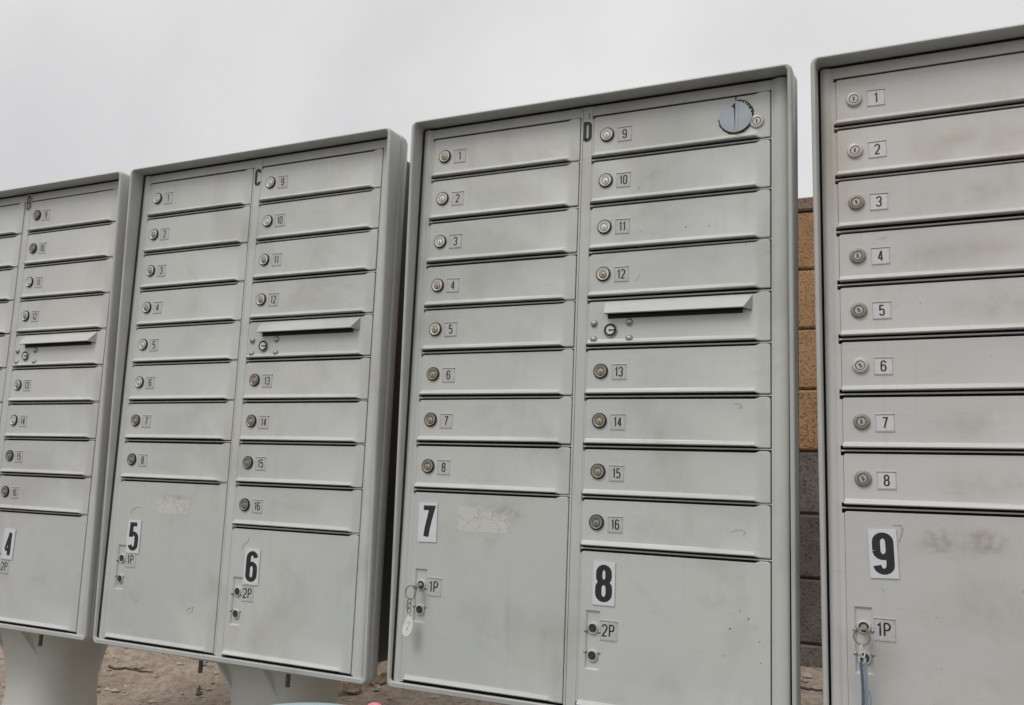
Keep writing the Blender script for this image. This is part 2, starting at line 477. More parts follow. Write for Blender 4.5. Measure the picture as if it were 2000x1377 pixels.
def text(mb, s, cx, cz, W, H, wx, wz, y, gap, mat):
    """draw a string centred on (cx, cz)"""
    wid = [W * (.55 if c == '1' else 1.0) for c in s]
    tot = sum(wid) + gap * (len(s) - 1)
    x = cx - tot / 2
    for c, w in zip(s, wid):
        off = -W * .12 if c == '1' else 0
        for k, (path, closed) in enumerate(glyph(c, W, H)):
            f4 = .62 if c == '4' and k and wx > .006 else 1.0
            mb.ribbon([(x + off + px, cz - H / 2 + pz) for px, pz in path], wx * f4, wz * (.85 if f4 < 1 else 1), y - k * 0.00002, mat, closed)
        x += w + gap

# ------------------------------------------------------------------ cabinet dimensions (metres, door plane y = 0, first door's top edge z = 0)
P = 0.0889
X0, X1, X2, X3 = 0.0, 0.3182, 0.3464, 0.6695
BOT = -1.0663
XA, XB, ZT, ZB = -0.0363, 0.7114, 0.0262, -1.0808
O = Vector((0.3375, 0.23, -1.5))           # the thing's origin: ground below the pedestal
def L3(x, y, z): return Vector((x, y, z)) - O

# ---- doors
def door_mesh(name, W, H, mat, slot=False, esc=None, lip=True):
    """sheet-metal door hung at its top left corner: bevelled edges, bottom lip bent outwards except at the hinge end"""
    mb = MB()
    xs = [(0, 0), (0, 1), (.0010, 2), (.0022, 2), (.0042, 2)]
    if esc: xs += [(esc[0], 2), (esc[0] + .0026, 2), (esc[1] - .0026, 2), (esc[1], 2)]
    xs += [(W * .5, 2), (W * .922, 2), (W * .936, 2), (W * .950, 2), (W - .006, 2), (W - .0025, 2), (W - .0010, 2), (W, 1), (W, 0)]
    ez = []
    if esc: ez = [esc[2], esc[2] - .0026, esc[3] + .0026, esc[3]]
    rows = []
    def top(x):
        t = 0.0
        if x < .0042: t = -.0042 * (1 - math.sqrt(max(0, 1 - ((.0042 - x) / .0042) ** 2)))
        k = min(1, max(0, (x - W * .922) / (W * .026)))
        t += .0030 * k * k * (3 - 2 * k)
        if x > W - .006: t -= .0035 * (1 - math.sqrt(max(0, 1 - ((x - W + .006) / .006) ** 2)))
        return t
    def lp(x):
        return 1 - min(1, max(0, (x - W * .925) / (W * .018)))
    def bot(x):
        return -H - .0026 * (1 - lp(x))
    F = -.0012
    spec = ['r0', 'r1', 'r2'] + ['e%d' % k for k in range(len(ez))] + ['r3', 'r4', 'r5', 'r6', 'r7']
    for s in spec:
        row = []
        for x, d in xs:
            l = lp(x) if lip else 0
            if s == 'r0': z, y = top(x), .004
            elif s == 'r1': z, y = top(x), F + .0009
            elif s == 'r2': z, y = top(x) - .0011, F
            elif s[0] == 'e':
                k = int(s[1]); z, y = ez[k], F
                if k in (1, 2) and esc[0] + .001 < x < esc[1] - .001: y = F + .0034
            elif s == 'r3': z, y = bot(x) + .0088, F
            elif s == 'r4': z, y = bot(x) + .0066, F - .0010 * l
            elif s == 'r5': z, y = bot(x) + .0016, F - .0072 * l
            elif s == 'r6': z, y = bot(x), F - .0072 * l + .0010
            else: z, y = bot(x), .004
            if d == 1: y = max(y, F + .0009) if s[0] != 'r' or s in ('r1', 'r2', 'r3') else y + .0006
            if d == 0: y = .004
            row.append((x, y, z))
        rows.append(row)
    mb.grid(rows, 0)
    if slot:                                # hooded mail slot pressed out of the sheet
        a, b = .031, .294
        zt_, zf, yf = -.0015, -.0245, -.0185
        A = [(a, F, zt_), (b, F, zt_)]
        Bf = [(a + .004, yf, zf), (b - .012, yf, zf)]
        Cf = [(a + .004, yf + .0012, zf - .0014), (b - .012, yf + .0012, zf - .0014)]
        D_ = [(a + .004, F - .0005, zf + .001), (b - .012, F - .0005, zf + .001)]
        mb.face([A[0], A[1], Bf[1], Bf[0]][::-1]); mb.face([Bf[0], Bf[1], Cf[1], Cf[0]][::-1]); mb.face([Cf[0], Cf[1], D_[1], D_[0]][::-1], 1); mb.box(a + .006, b - .016, F - .0004, F + .0005, zf - .0080, zf + .010, 1)  # dark underside and slot opening, drawn lower to paint in the hood's shadow
        mb.face([A[0], Bf[0], Cf[0], D_[0], (a, F, zf - .003)])
        mb.face([A[1], (b, F, zf - .003), D_[1], Cf[1], Bf[1]])
    return mb.mesh(name, [mat, M['dark']], 22)

def lock_mesh(name, ring, face, kind):
    mb = MB()
    if kind == 'cam':
        mb.lathe(0, 0, [(.0126, .002), (.0126, -.0024), (.0121, -.0032), (.0109, -.0032), (.0107, -.0026)], 1, 26, False)
        mb.lathe(0, 0, [(.0107, -.0026), (.0105, -.0040), (.0100, -.0044), (.0066, -.0030, -.0018)], 0, 26, False)
        mb.lathe(0, -.0018, [(.0066, -.0030), (.0064, -.0024), (.0057, -.0024)], 1, 22, False)
        mb.lathe(0, -.0018, [(.0057, -.0024), (.0056, -.0036), (.0052, -.0039), (.0, -.0039)], 2, 20, False)
        mb.box(-.0007, .0007, -.00395, -.0032, -.0054, .0014, 3)
    elif kind == 'flat':
        mb.lathe(0, 0, [(.0126, .002), (.0126, -.0024), (.0120, -.0036), (.0106, -.0044), (.0076, -.0044), (.0072, -.0034)], 0, 26, False)
        mb.lathe(0, -.0003, [(.0072, -.0034), (.0070, -.0026), (.0065, -.0026)], 1, 22, False)
        mb.lathe(0, -.0003, [(.0065, -.0026), (.0064, -.0044), (.0060, -.0048), (.0, -.0048)], 2, 22, False)
        mb.box(-.0012, .0014, -.00486, -.0042, -.0040, .0034, 3)
    elif kind == 'master':                  # round lock with a turned keyway pointing right
        mb.lathe(0, 0, [(.0128, .002), (.0128, -.0022), (.0120, -.0028), (.0112, -.0022)], 0, 26, False)
        mb.lathe(0, 0, [(.0114, -.0024), (.0112, -.0020), (.0080, -.0020)], 1, 26, False)
        mb.lathe(0, 0, [(.0078, -.0020), (.0078, -.0030), (.0074, -.0036), (.0, -.0036)], 2, 24, False)
        mb.box(.0010, .0086, -.00366, -.0026, -.0014, .0014, 1)
        mb.lathe(-.001, 0, [(.0021, -.00363), (.0016, -.0042), (.0, -.0044)], 1, 10, False)
    elif kind == 'parcel':                  # dark recessed face in a pale collar, two rivets beside it
        mb.lathe(0, 0, [(.0098, .0045), (.0098, .0008), (.0092, .0000), (.0078, -.0002), (.0074, .0008)], 0, 24, False)
        mb.lathe(0, 0, [(.0074, .0008), (.0072, .0012), (.0, .0010)], 1, 22, False)
        mb.lathe(0, 0, [(.0030, .0009), (.0027, .0004), (.0, .0003)], 1, 14, False)
        for sx in (-1, 1):
            mb.lathe(sx * .0128, ring, [(.0034, .004), (.0033, .0006), (.0024, -.0008), (.0010, -.0014), (0, -.0015)], 2, 12, False)
        return mb.mesh(name, face)
    return mb.mesh(name, [ring, M['black'], face, M['slit']])

LOCK = {
    'chrome': lock_mesh('lock_chrome', M['chrome'], M['chrome'], 'cam'),
    'brass': lock_mesh('lock_brass', M['chrome'], M['brass'], 'cam'),
    'aged': lock_mesh('lock_aged', M['brass'], M['brass'], 'cam'),
    'dull': lock_mesh('lock_dull', M['zinc'], M['zinc'], 'cam'),
    'flat_dull': lock_mesh('lock_flat_dull', M['olive'], M['brass2'], 'flat'),
    'flat_new': lock_mesh('lock_flat_new', M['cream'], M['cream'], 'flat'),
    'master': lock_mesh('lock_master', M['rivet'], M['chrome'], 'master'),
}
PLOCK = {}

def rivet_mesh():
    mb = MB()
    mb.lathe(0, 0, [(.0068, .001), (.0067, -.0012), (.0055, -.0032), (.0032, -.0045), (.0, -.0049)], 0, 18, False)
    return mb.mesh('rivet', [M['rivet']])
RIVET = rivet_mesh()

CARDS = {}
def card_mesh(s, mat, key):
    """paper number behind a stamped window: two pressed ribs above and below hold the card"""
    if (s, key) in CARDS: return CARDS[(s, key)]
    mb = MB()
    w, h = .0128, .0122
    par = 'P' in s
    if par: w, h = .0145, .0150
    mb.face([(-w, -.0016, -h), (w, -.0016, -h), (w, -.0016, h), (-w, -.0016, h)], 1)
    q_ = .0007
    mb.face([(-w - q_, -.00145, -h - q_), (w + q_, -.00145, -h - q_), (w + q_, -.00145, h + q_ * 1.8), (-w - q_, -.00145, h + q_ * 1.8)], 3)
    for z0 in (h + .0006, -h - .0016):
        prof = [(0, -.0006), (.0002, -.0026), (.0010, -.0026), (.0012, -.0006)]
        mb.grid([[(-w - .001, y, z0 + dz) for dz, y in prof], [(w + .001, y, z0 + dz) for dz, y in prof]], 0)
        mb.face([(-w - .001, y, z0 + dz) for dz, y in prof], 0); mb.face([(w + .001, y, z0 + dz) for dz, y in prof], 0)
    for sx in (-1, 1):
        x = sx * w
        mb.box(x + sx * .0004 - .0002, x + sx * .0004 + .0002, -.0019, -.0004, -h + .0005, h - .0005, 0)
    if s:
        if par: text(mb, s, -.001, 0, .0078, .0185, .0027, .0024, -.00175, .0050, 2)
        else: text(mb, s, 0, 0, .0058 if len(s) > 1 else .0064, .0158, .0025, .0021, -.00175, .0037, 2)
    me = mb.mesh('number_card', [mat, M['newcard' if key == 'E' and not par else 'card'], M['ink'], M['fade']], 0)
    CARDS[(s, key)] = me
    return me

def sticker_mesh(ch):
    mb = MB()
    w, h = .0202, .0368
    mb.box(-w, w, -.0017, -.0009, -h, h, 0)
    if ch == '1': pass
    text(mb, ch, 0, 0, .0190, .0540, .0118, .0090, -.00178, 0, 1)
    return mb.mesh('number_sticker', [M['vinyl'], M['ink']], 0)

def letter_mesh(ch, ink):
    mb = MB()
    W, H = .0106, .0338
    for k, (path, closed) in enumerate(glyph(ch, W, H)):
        pth = [(x - W / 2, z - H / 2) for x, z in path]
        mb.ribbon(pth, .0100, .0094, -.0004 - k * .00002, 0, closed)
        mb.ribbon(pth, .0074, .0066, -.0008 - k * .00002, 1, closed)
    return mb.mesh('letter_sticker', [M['vinyl'], ink], 0)

def ring_pts(x0, x1, z0, z1, r, yf, n=6):
    pts = []
    for cx, cz, a in ((x1 - r, z1 - r, 0), (x0 + r, z1 - r, 90), (x0 + r, z0 + r, 180), (x1 - r, z0 + r, 270)):
        for k in range(n + 1):
            t = R_(a + 90 * k / n)
            x, z = cx + r * math.cos(t), cz + r * math.sin(t)
            pts.append((x, yf(z) if callable(yf) else yf, z))
    # extra points down the long sides so the tapering hood stays straight
    return pts

def make_unit(key, label, T, yw, rl, pt, left_nums, right_nums, left_mat=None):
    pm = PAINT[key]
    Ru = Matrix.Rotation(yw, 4, 'Z') @ Matrix.Rotation(pt, 4, 'X') @ Matrix.Rotation(rl, 4, 'Y')
    root = bpy.data.objects.new('cluster_mailbox', None)
    COL.objects.link(root)
    root.empty_display_size = 0.2
    root.matrix_world = Matrix.Translation(Vector(T) + Vector((0, 0, GZ)) + Ru.to_3x3() @ O) @ Ru
    tag(root, label, 'mailbox', 'row of grey cluster mailboxes')

    def part(name, mb_or_mesh, mats=None, at=(0, 0, 0), parent=None, rot=(0, 0, 0), smooth=38):
        me = mb_or_mesh if mats is None else mb_or_mesh.mesh(name, mats, smooth)
        if parent is None or parent is root:
            return link(name, me, root, L3(*at), rot)
        return link(name, me, parent, at, rot)

    # hood frame: a lip that stands 37 mm proud at the top and tapers to the bottom
    def e(z):
        k = (z - ZB) / (ZT - ZB)
        return .0075 + (.0375 - .0075) * k
    def rect(o_, yf, r=.013, inner=False):
        if inner:
            return ring_pts(XA + .0085 - o_, XB - .0085 + o_, ZB + .0120 - o_, ZT - .0060 + o_, max(.004, r - .006), yf)
        return ring_pts(XA - o_, XB + o_, ZB - o_, ZT + o_, max(.003, r + o_), yf)
    mb = MB()
    rings = [rect(-.024, .050), rect(-.014, .046), rect(-.006, .038), rect(-.0005, .026), rect(.0012, .016), rect(.0012, .008), rect(.0004, .0058), rect(-.0016, .0048),
             rect(-.0016, .0022), rect(0, .001), rect(0, lambda z: -(e(z) - .0045)), rect(-.0008, lambda z: -(e(z) - .0018)), rect(-.0024, lambda z: -e(z) + .0003),
             rect(.0022, lambda z: -e(z), inner=True), rect(.0007, lambda z: -(e(z) - .0012), inner=True), rect(0, lambda z: -(e(z) - .0040), inner=True),
             rect(0, -.0030, inner=True), rect(.0050, -.0022, inner=True)]
    rings = [[tuple(Vector(p) - O) for p in r] for r in rings]
    mb.grid(rings, 0, True)
    part('hood_frame', mb, [HOOD_SHADE[key]], at=tuple(O))

    # cabinet shell behind it, set in from the frame
    mb = MB()
    s = .046
    sr = [ring_pts(XA + .022, XB - .022, ZB + .013, ZT - .011, .01, .0495),
          ring_pts(XA + s, XB - s, ZB + .016, ZT - .012, .02, .0505),
          ring_pts(XA + s, XB - s, ZB + .016, ZT - .012, .02, .340),
          ring_pts(XA + s + .012, XB - s - .012, ZB + .028, ZT - .024, .02, .352)]
    sr = [[tuple(Vector(p) - O) for p in r] for r in sr]
    mb.grid(sr, 0, True)
    mb.face(sr[-1])
    mb.face([tuple(Vector((x, .016, z)) - O) for x, z in ((XA + .004, ZB + .006), (XB - .004, ZB + .006), (XB - .004, ZT - .004), (XA + .004, ZT - .004))], 1)  # near-black sheet, its colour standing in for the shade behind the seams
    part('cabinet_shell', mb, [M['shell'], M['dark']], at=tuple(O))

    # face frame: stiles, rails and the thin dividers between the doors
    mb = MB()
    y0, y1 = .0004, .0130
    zt_, zb_ = .0174, BOT - .0012
    mb.box(-.0080, -.0042, y0, y1, zb_, zt_)
    mb.grid([[(x, y0 - .0030 * math.sin(math.pi * (x + .0246) / .0166), z) for x in [-.0246 + .0166 * k / 8 for k in range(9)]] for z in (zb_ - .003, zt_)])
    mb.box(X1 + .0016, X1 + .0052, y0, y1, zb_, zt_)
    mb.box(X1 + .0064, X2 - .0042, y0 - .0006, y1, zb_ - .003, zt_)
    mb.box(X3 + .0019, X3 + .0050, y0, y1, zb_, zt_)
    mb.grid([[(x, y0 - .0050 * max(0.0, math.sin(math.pi * (x - X3 - .0050) / .0248)) ** .6, z) for x in [X3 + .0050 + .0248 * k / 12 for k in range(13)]] for z in (zb_ - .003, zt_)])
    for xa, xb, n in ((X0, X1, 8), (X2, X3, 9)):
        seams = [0.0] + [-k * P for k in range(1, n + 1)] + [BOT]
        for k in range(len(seams) - 1):
            mb.box(xa - .0042, xa - .0005, y0, y1, seams[k + 1] + .0078, seams[k] - .0078)
        for k in range(1, n + 1):
            mb.box(xa - .0040, xb + .0015, y0 + .0008, y1, seams[k] - .0011, seams[k] + .0012)
        mb.box(xa - .0040, xb + .0015, y0 + .0005, y1, -.0012, zt_ - .0002)
    mb.v = [tuple(Vector(p) - O) for p in mb.v]
    part('face_frame', mb, [pm], at=tuple(O))

    # doors
    GT = .0052
    Hs = P - 2 * GT
    rnd = random.Random(key)
    for ci, (xa, xb, n, nums) in enumerate(((X0, X1, 8, left_nums), (X2, X3, 9, right_nums))):
        W = xb - xa
        me_s = door_mesh('door', W, Hs, pm)
        for k in range(n):
            zt = -k * P - GT
            if ci == 1 and k == 4:
                me = door_mesh('outgoing_door', W, Hs, pm, slot=True)
                dr = part('outgoing_mail_door', me, at=(xa, 0, zt))
                dr['label'] = 'outgoing mail door with a hooded slot and four rivets'
                for rx, rz in ((.0112, -.0400), (.0781, -.0400), (.0112, -.0693), (.0781, -.0693)):
                    part('rivet', RIVET, at=(rx, -.0012, rz), parent=dr)
                part('lock', LOCK['master'], at=(.0429, -.0012, -.0535), parent=dr)
                continue
            dr = part('door', me_s, at=(xa + rnd.uniform(-.0002, .0002), rnd.uniform(-.0004, .0003), zt + rnd.uniform(-.0005, .0004)), rot=(rnd.uniform(-.004, .004), rnd.uniform(-.0022, .0022), rnd.uniform(-.0013, .0013)))
            idx = k if (ci == 0 or k < 4) else k - 1
            s = nums[idx] if idx < len(nums) else ''
            dx = .0015 if key == 'E' else 0
            if key == 'E': lk = 'flat_new' if k in (0, 1, 5) else 'flat_dull'
            elif key == 'D': lk = (['brass', 'chrome', 'chrome', 'brass', 'brass', 'aged', 'aged', 'aged'] if ci == 0 else ['chrome', 'chrome', 'chrome', 'brass', '', 'aged', 'aged', 'aged', 'dull'])[k]
            elif key == 'C': lk = (['chrome', 'brass', 'brass', 'brass', 'chrome', 'chrome', 'aged', 'dull'] if ci == 0 else ['chrome', 'chrome', 'brass', 'brass', '', 'aged', 'aged', 'dull', 'dull'])[k]
            else: lk = rnd.choice(['chrome', 'dull', 'dull', 'brass'])
            part('lock', LOCK[lk], at=(.0265 + dx, -.0012, -.0382), parent=dr, rot=(0, rnd.uniform(-.5, .5) if rnd.random() < .3 else rnd.uniform(-.12, .12), 0)).scale = (1.0, 1.0, 1.0) if key == 'E' else (1.08, 1.0, 1.08)
            part('number_card', card_mesh(s, pm, key), at=(.0605 + dx, 0, -.0400 + rnd.uniform(-.0006, .0006)), parent=dr, rot=(0, rnd.uniform(-.025, .025), 0))
        # parcel door
        zt = -n * P - GT
        Hp = zt - (BOT + .0034)
        lz1 = (-.8893 if ci == 0 else -.9345) - zt
        lz2 = lz1 - .0455
        me = door_mesh('parcel_door', W, Hp, pm, esc=(.0110, .0370, lz1 + .030, lz2 - .023))
        pd = part('parcel_door', me, at=(xa, 0, zt))
        if key not in PLOCK:
            PLOCK[key] = [lock_mesh('parcel_lock', rz, [pm, M['grub'], M['rivet']], 'parcel') for rz in (-.0048, .0060)]
        for lz, lm in zip((lz1, lz2), PLOCK[key]):
            part('lock', lm, at=(.0240, -.0012, lz), parent=pd)
        cs = ('1P', '2P')[ci]
        if (key == 'B' and ci == 0) or (key == 'E' and ci == 1): cs = ''
        part('number_card', card_mesh(cs, pm, key), at=(.0535, 0, lz1 - .001), parent=pd)

    # pedestal with a square flange, gusset ribs and hanging anchor bolts
    mb = MB()
    def sec(h, z, p=2.7, n=36):
        o_ = []
        for k in range(n):
            t = 2 * math.pi * k / n
            c, s_ = math.cos(t), math.sin(t)
            rr = (abs(c) ** p + abs(s_) ** p) ** (-1 / p)
            o_.append((h * rr * c, h * rr * s_ - .01, z))
        return o_
    prof = [(.148, .402), (.144, .396), (.130, .374), (.117, .340), (.107, .300), (.1015, .26), (.1010, .22), (.106, .17), (.115, .11), (.124, .05), (.127, .012), (.155, .011), (.155, -.06)]
    mb.grid([sec(h, z) for h, z in prof], 0, True)
    mb.face(sec(*prof[0]))
    part('pedestal', mb, [M['ped']], at=tuple(O))
    mb = MB()
    mb.box(-.140, .140, -.172, .132, .4025, .4125)
    mb.box(-.10, .10, -.11, .09, .4128, .4400)
    for sx in (-.062, .062):                # gusset ribs under the flange
        for a in (sx - .003, sx + .003):
            mb.face([(a, -.170, .4022), (a, -.100, .4022), (a, -.098, .315)])
        mb.face([(sx - .003, -.170, .4022), (sx + .003, -.170, .4022), (sx + .003, -.098, .315), (sx - .003, -.098, .315)])
    fl = part('flange', mb, [M['ped']], at=tuple(O))
    mb = MB()
    mb.tube([(0, 0, .012), (0, 0, -.030)], .0050, 0, 8)
    bm_ = mb.mesh('anchor_bolt', [M['bolt']])
    for bx, by in ((-.122, -.155), (.122, -.155), (-.122, .115), (.122, .115)):
        part('anchor_bolt', bm_, at=(bx, by, .402), parent=fl)

    def decal(name, mb, mats, smooth=0):
        mb.v = [tuple(Vector(p) - O) for p in mb.v]
        return part(name, mb, mats, at=tuple(O), smooth=smooth)
    root_part = part
    return root, root_part, decal

N8 = [str(i) for i in range(1, 9)]
N16 = [str(i) for i in range(9, 17)]
uB, pB, dB = make_unit('B', 'leftmost grey cluster mailbox, lettered B, parcel door numbered 4', (-1.5696, .01406, -.00616), -.00891, -.00273, .00648, [], N16)
uC, pC, dC = make_unit('C', 'grey cluster mailbox lettered C with parcel doors numbered 5 and 6', (-.79469, .00792, -.00463), -.01261, -.00122, .00254, N8, N16)
uD, pD, dD = make_unit('D', 'grey cluster mailbox lettered D with parcel doors numbered 7 and 8', (0, 0, 0), 0, 0, 0, N8, N16)
uE, pE, dE = make_unit('E', 'rightmost grey cluster mailbox with warm stains and parcel door numbered 9', (.77766, -.00681, .00019), .00686, -.00793, .00055, N8, [])

# ------------------------------------------------------------------ stickers on the units
def st(p, ch, x, z, rot=0.0):
    o = p('number_sticker', sticker_mesh(ch), at=(x, -.0012, z), rot=(0, rot, 0))
    o['label'] = 'white sticker with a bold black %s' % ch
st(pB, '4', .4065, -.8810, R_(1.5)); st(pC, '5', .0570, -.8390, R_(-.5)); st(pC, '6', .4060, -.8805, R_(.5))
st(pD, '7', .0325, -.7720, R_(-.8)); st(pD, '8', .3892, -.8575, 0.0); st(pE, '9', .0545, -.7780, R_(-2.0))
for p, ch, z, ink in ((pB, 'B', -.0055, 'fade'), (pC, 'C', -.0262, 'ink'), (pD, 'D', -.0318, 'ink')):
    o = p('letter_sticker', letter_mesh(ch, M[ink]), at=(.3333, .0000, z))
    o['label'] = 'black letter %s with a white rim' % ch

# residue of old labels
def poly(d, name, pts, y, mat, label=None):
    mb = MB()
    n = len(pts)
    mb.face([(x, y, z) for x, z in pts])
    for k in range(n):
        a, b = pts[k], pts[(k + 1) % n]
        mb.face([(a[0], y, a[1]), (b[0], y, b[1]), (b[0], -.0008, b[1]), (a[0], -.0008, a[1])])
    o = d(name, mb, [mat])
    if label: o['label'] = label
def jag(pts, amp, seed):
    r = random.Random(seed); o_ = []
    for k, a in enumerate(pts):
        b = pts[(k + 1) % len(pts)]
        n = max(1, int(math.hypot(b[0] - a[0], b[1] - a[1]) / .006))
        for j in range(n):
            t = j / n
            o_.append((a[0] + (b[0] - a[0]) * t + r.uniform(-amp, amp), a[1] + (b[1] - a[1]) * t + r.uniform(-amp, amp)))
    return o_
def film(d, name, x0, x1, z0, z1, mat, y=-.0015, label=None, rot=0.0):
    mb = MB()
    mb.face([(x0, y, z0), (x1, y, z0), (x1, y, z1), (x0, y, z1)])
    mb.face([(x0, y + .0002, z0), (x1, y + .0002, z0), (x1, y + .0002, z1), (x0, y + .0002, z1)][::-1], 0)
    mb.f.pop(); mb.m.pop(); mb.v = mb.v[:4]
    o = d(name, mb, [M[mat]])
    if label: o['label'] = label
film(dD, 'label_residue', .0885, .2135, -.7885, -.7370, 'taperag', label='cracked yellowish remains of a paper label')
film(dC, 'label_residue', .1110, .2215, -.7870, -.7480, 'taperag', label='yellowed remains of a paper label')
film(dD, 'brown_smear', .1400, .2450, -.7660, -.7270, 'smear', -.00165)
film(dE, 'brown_smear', .0980, .1660, -.7800, -.7300, 'smear', -.00165)
film(dE, 'brown_smear', .1560, .2320, -.7790, -.7280, 'smear', -.00172)
film(dC, 'brown_smear', .1050, .2300, -.7600, -.7380, 'smear', -.00165)
film(dC, 'grime_smear', .1600, .2300, -1.0350, -.9950, 'grime')
for d, x0, x1, z0, z1 in ((dD, .262, .314, -1.05, -.86), (dD, .297, .317, -.76, -.715), (dD, .16, .24, -1.03, -.97), (dD, .46, .55, -1.06, -.96), (dD, .60, .665, -.98, -.82), (dD, .52, .64, -.91, -.83),
                          (dC, .19, .30, -.99, -.90), (dC, .02, .13, -1.0, -.93), (dC, .645, .668, -1.05, -.86), (dC, .45, .54, -.93, -.83), (dC, .38, .47, -1.05, -.99), (dC, .28, .317, -.80, -.72),
                          (dB, .645, .668, -1.05, -.88), (dB, .44, .6, -1.0, -.90), (dE, .005, .10, -1.0, -.86), (dE, .08, .31, -.93, -.77), (dE, .05, .31, -.80, -.725),
                          (dD, .10, .19, -.16, -.105), (dD, .43, .50, -.15, -.11), (dE, .06, .31, -.352, -.274), (dE, .10, .31, -.263, -.185), (dE, .12, .31, -.44, -.363), (dE, .10, .31, -.62, -.54), (dE, .10, .31, -.71, -.63), (dE, .12, .31, -.17, -.10), (dC, .12, .22, -.34, -.28)):
    film(d, 'grime_smear', x0, x1, z0, z1, 'stain' if d is dE else 'grime', -.0021 if z1 > -.70 else -.0015)

# scratches and chips
def scr(d, pts, w, mat='scratch'):
    mb = MB()
    mb.ribbon(pts, w, w, -.0021 if pts[0][1] > -.77 and d is not dC else -.0016, 0)
    d('scratch', mb, [M[mat]])
def dot(d, x, z, rr, mat='scratch'):
    mb = MB()
    mb.lathe(x, z, [(rr, -.0011), (rr * .7, -.0022), (0, -.0022)], 0, 7, False)
    d('chip', mb, [M[mat]])
for x, z, rr in ((.5243, -.2342, .0013), (.5310, -.2335, .0007), (.5651, -.2359, .0013), (.4419, -.2355, .0007), (.6055, -.9116, .0016), (.6210, -.8829, .0010), (.6349, -.8936, .0011), (.6360, -.8930, .0007), (.6526, -.9275, .0009), (.6543, -.9603, .0008), (.5951, -.9551, .0008)):
    dot(dD, x, z, rr, 'fade')
scr(dD, [(.6105, -.5470), (.6187, -.5471), (.6238, -.5531), (.6162, -.5548)], .0006)
scr(dD, [(.6050, -.7590), (.6138, -.7550), (.6221, -.7537), (.6304, -.7573), (.6260, -.7635)], .0006)
scr(dD, [(.4416, -.3140), (.4395, -.3200), (.4352, -.3258)], .0006)
scr(dD, [(.6288, -.2714), (.6296, -.2769)], .0007)
scr(dD, [(.3364, .0033), (.3368, -.0075)], .0012, 'ink'); scr(dD, [(.3300, -.0072), (.3312, -.0048)], .0010, 'fade')
scr(dC, [(.0391, -.7893), (.0430, -.7800), (.0474, -.7786), (.0560, -.7740), (.0693, -.7730)], .0008)
scr(dC, [(.2343, -.9856), (.2420, -.9800), (.2526, -.9775), (.2510, -.9860), (.2430, -.9900)], .0010)
scr(dC, [(.3740, -.8460), (.3800, -.8370), (.3906, -.8292), (.3924, -.8206)], .0010)
scr(dC, [(.0645, -.9620), (.0650, -.9710), (.0802, -.9808), (.0907, -.9765)], .0007)
scr(dE, [(.0605, -.2850), (.0655, -.2826), (.0723, -.2816), (.0676, -.2854)], .0006)
scr(dE, [(.0684, -.7348), (.0800, -.7345), (.0832, -.7400), (.0790, -.7540), (.0760, -.7610)], .0008)
scr(dE, [(.0501, -.8296), (.0515, -.8320), (.0550, -.8338)], .0006)

for x0_, x1_, dz in ((.409, .432, 0.0), (.436, .466, .0012)):
    mb = MB()
    mb.ribbon([(x0_, -.3500 + dz), ((x0_ + x1_) / 2, -.3490 + dz), (x1_, -.3496 + dz)], .0012, .0012, -.0080, 0)
    dD('chip', mb, [M['scratch']])

# round steel plate set in the hinge end of door 9 on unit D, with a second lock half covered by it
cx, cz, rr = .6110, -.0425, .0305
def slab(mb, pts, y0, y1, mat):
    pts = [(cx + x, cz + z) for x, z in pts]
    mb.face([(x, y1, z) for x, z in pts], mat)
    for k in range(len(pts)):
        (xa_, za_), (xb_, zb_) = pts[k], pts[(k + 1) % len(pts)]
        mb.face([(xa_, y1, za_), (xb_, y1, zb_), (xb_, y0, zb_), (xa_, y0, za_)], mat)
def circ2(r_, a0, a1, n=18, cut=.0290):
    return [(min(r_ * math.cos(R_(a0 + (a1 - a0) * k / n)), cut), r_ * math.sin(R_(a0 + (a1 - a0) * k / n))) for k in range(n + 1)]
mb = MB()
# torn dark backing that shows as an uneven rim
jr = random.Random(9)
rim = [(x * jr.uniform(1.0, 1.07), z * jr.uniform(1.0, 1.07)) for x, z in circ2(rr, 185, 445, 40, .0296)] 
slab(mb, rim, -.0008, -.0022, 2)
# left leaf with a rounded upper corner, right leaf standing a little prouder
left = circ2(rr - .0016, 139, 268, 16) + [(-.0030, .0130)] + [(-.0030 - .006 * (1 - math.cos(R_(a))), .0130 + .006 * math.sin(R_(a))) for a in (30, 60, 90)]
slab(mb, left, -.0010, -.0040, 1)
rightp = [(-.0004, .0270)] + [(x * jr.uniform(.93, 1.0), z * jr.uniform(.93, 1.0)) for x, z in circ2(rr - .0030, 82, 4, 12, .0285)] + circ2(rr - .0016, -4, -86, 12, .0285) + [(-.0006, -.0298)]
slab(mb, rightp, -.0010, -.0054, 1)
slab(mb, [(-.0014, .0300), (.0008, .0300), (.0008, .0385), (-.0014, .0385)], -.0010, -.0016, 2)
slab(mb, [(.0035, -.0270), (.0046, -.0270), (.0046, .0270), (.0035, .0270)], -.0050, -.0060, 1)
for a in (66, 55, 45, 34, 16, 3):
    w_ = jr.uniform(.0006, .0012)
    x, z = (rr - .0030) * math.cos(R_(a)), (rr - .0030) * math.sin(R_(a))
    x = min(x, .0282)
    slab(mb, [(x - w_, z - w_), (x + w_ * .6, z - w_ * .7), (x + w_, z + w_), (x - w_ * .5, z + w_ * 1.3)], -.0050, -.0057, 3)
o = dD('round_plate', mb, [M['zinc'], M['steelblue'], M['black'], M['chrome']], 30)
o['label'] = 'round bluish steel plate split by a vertical seam'
o = pD('lock', LOCK['flat_new'], at=(.6470, .0005, -.0560))

